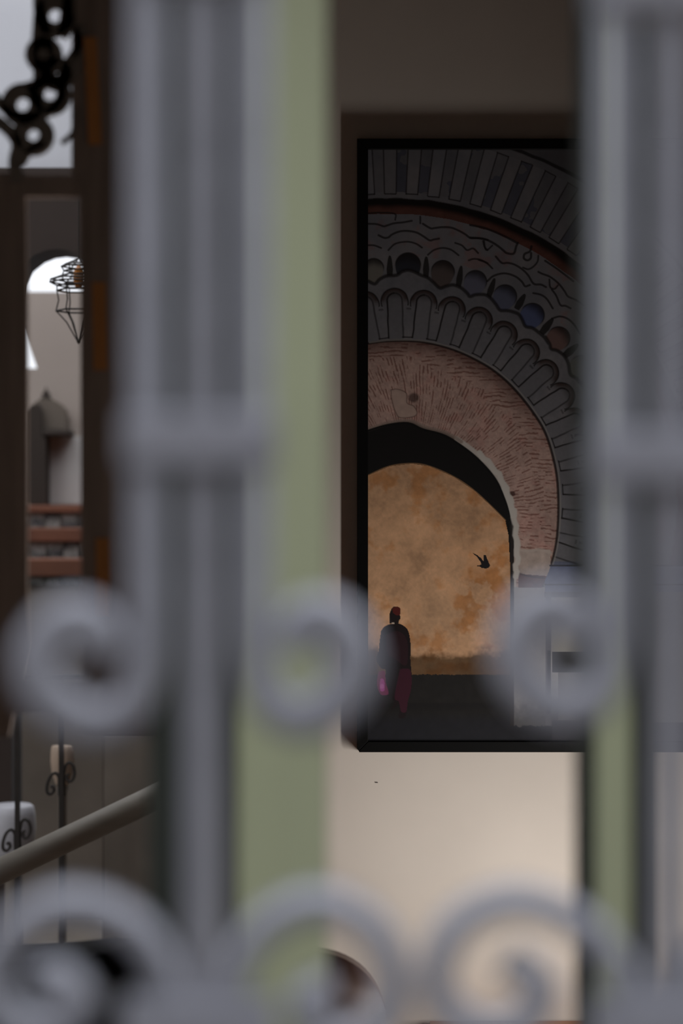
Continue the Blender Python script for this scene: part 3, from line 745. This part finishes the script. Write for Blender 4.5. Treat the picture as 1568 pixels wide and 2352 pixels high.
def jar(name, px, top, bot, rpx, m, label, pedestal_m):
    x = X(px, JD); z0, z1 = Z(bot, JD), Z(top, JD); r = rpx / F * JD; h = z1 - z0
    o = tag(empty(name, (x, JD, 0)), label, 'jar', 'pale patches behind the patio railing')
    bm = bmesh.new()
    add_lathe(bm, (x, JD, z0), [(r * 0.35, 0), (r * 0.6, h * 0.08), (r * 0.9, h * 0.35), (r, h * 0.62), (r * 0.97, h * 0.85), (r * 0.9, h * 0.97), (r * 0.8, h)], 28)
    obj('body', bm, m, o, True)
    bm = bmesh.new(); add_lathe(bm, (x, JD, 0), [(r * 0.6, 0), (r * 0.6, 0.04), (r * 0.36, 0.08), (r * 0.36, z0 - 0.03), (r * 0.5, z0)], 20)
    obj('pedestal', bm, pedestal_m, o, True)
    under(o)
jar('pale_jar', 30, 1848, 1990, 52, 'urn', 'rounded jar shape standing in for a pale grey patch behind the railing scrolls', 'stepdark')  # made-up shape for the pale patch seen through the scrolls
jar('clay_jar', 143, 1712, 1806, 27, 'tan', 'small tan jar shape standing in for a warm-lit wall gap behind the railing bar', 'stepdark')  # made-up shape; its tan stands for warm light in the wall gap

# ------------------------------------------------------------------ furniture low in the picture
CD = 3.75
ch = tag(empty('dining_chair', (X(655, CD), CD, 0)), 'dark brown leather chair with rounded back below the picture', 'chair')
zt = Z(2183, CD); xc = X(655, CD); hw = 236 / F * CD
out = []
for k in range(33):
    a = math.pi * k / 32
    out.append((xc + hw * math.copysign(abs(math.cos(a)) ** 0.72, math.cos(a)), zt - 0.20 + 0.20 * math.sin(a) ** 0.72))
out += [(xc - hw * 0.92, 0.47), (xc + hw * 0.92, 0.47)]
bm = bmesh.new(); add_prism(bm, out, CD, CD + 0.045)
bmesh.ops.bevel(bm, geom=[e for e in bm.edges if abs(e.verts[0].co.y - e.verts[1].co.y) < 1e-6], offset=0.012, segments=3, affect='EDGES')
obj('backrest', bm, 'leather', ch, True)
bm = bmesh.new(); add_box(bm, xc - 0.21, xc + 0.21, CD + 0.01, CD + 0.43, 0.42, 0.49, 0.02); obj('seat', bm, 'leather', ch, True)
for sx in (-0.18, 0.18):
    for sy in (0.04, 0.39):
        bm = bmesh.new(); add_tube(bm, (xc + sx, CD + sy, 0.43), (xc + sx * 1.08, CD + sy, 0), 0.016, 10); obj('leg', bm, 'wood', ch, True)
under(ch)

BD = 3.35
so = tag(empty('black_armchair', (X(80, BD), BD, 0)), 'black high-backed leather armchair in the lower left corner', 'armchair')
bk = [(-330, 2232), (0, 2213), (250, 2189), (300, 2187), (332, 2196), (350, 2222), (352, 2260)]
zl = Z(2352, BD) - 0.45
bm = bmesh.new()
add_prism(bm, [(X(a, BD), Z(b, BD)) for a, b in bk] + [(X(352, BD), zl), (X(-330, BD), zl)], BD, BD + 0.12)
bmesh.ops.bevel(bm, geom=[e for e in bm.edges if abs(e.verts[0].co.y - e.verts[1].co.y) < 1e-6], offset=0.012, segments=3, affect='EDGES')
obj('backrest', bm, 'black', so, True)
box('seat', X(-318, BD), X(340, BD), BD + 0.10, BD + 0.62, 0.18, 0.44, 'black', so, 0.03)
for a in (-330, 352):
    x = X(a, BD); s = 1 if a < 0 else -1
    box('armrest', min(x, x + s * 0.09), max(x, x + s * 0.09), BD + 0.10, BD + 0.64, 0.16, 0.62, 'black', so, 0.03)
    for yy in (BD + 0.05, BD + 0.57):
        bm = bmesh.new(); add_tube(bm, (x + s * 0.05, yy, 0.2), (x + s * 0.05, yy, 0), 0.02, 10); obj('leg', bm, 'wood', so, True)
under(so)

tz = Z(2345, WALL - 0.02)
tb = tag(empty('console_table', (0.6, WALL - 0.2, 0)), 'orange-brown wooden console table against the cream wall', 'table')
box('table_top', X(985, WALL), 0.97, WALL - 0.36, WALL - 0.015, tz - 0.035, tz, 'table', tb, 0.004)
for x in (X(985, WALL) + 0.04, 0.93):
    for y in (WALL - 0.32, WALL - 0.05):
        box('leg', x - 0.02, x + 0.02, y - 0.02, y + 0.02, 0, tz - 0.03, 'table', tb)
box('apron', X(985, WALL) + 0.05, 0.92, WALL - 0.33, WALL - 0.31, tz - 0.10, tz - 0.03, 'table', tb)
under(tb)

# small nail left in the wall under the frame
nl = tag(box('nail', X(862, WALL), X(867.5, WALL), WALL - 0.002, WALL, Z(1798, WALL), Z(1796.6, WALL), 'iron'), 'tiny dark nail mark in the cream wall below the frame', 'nail')
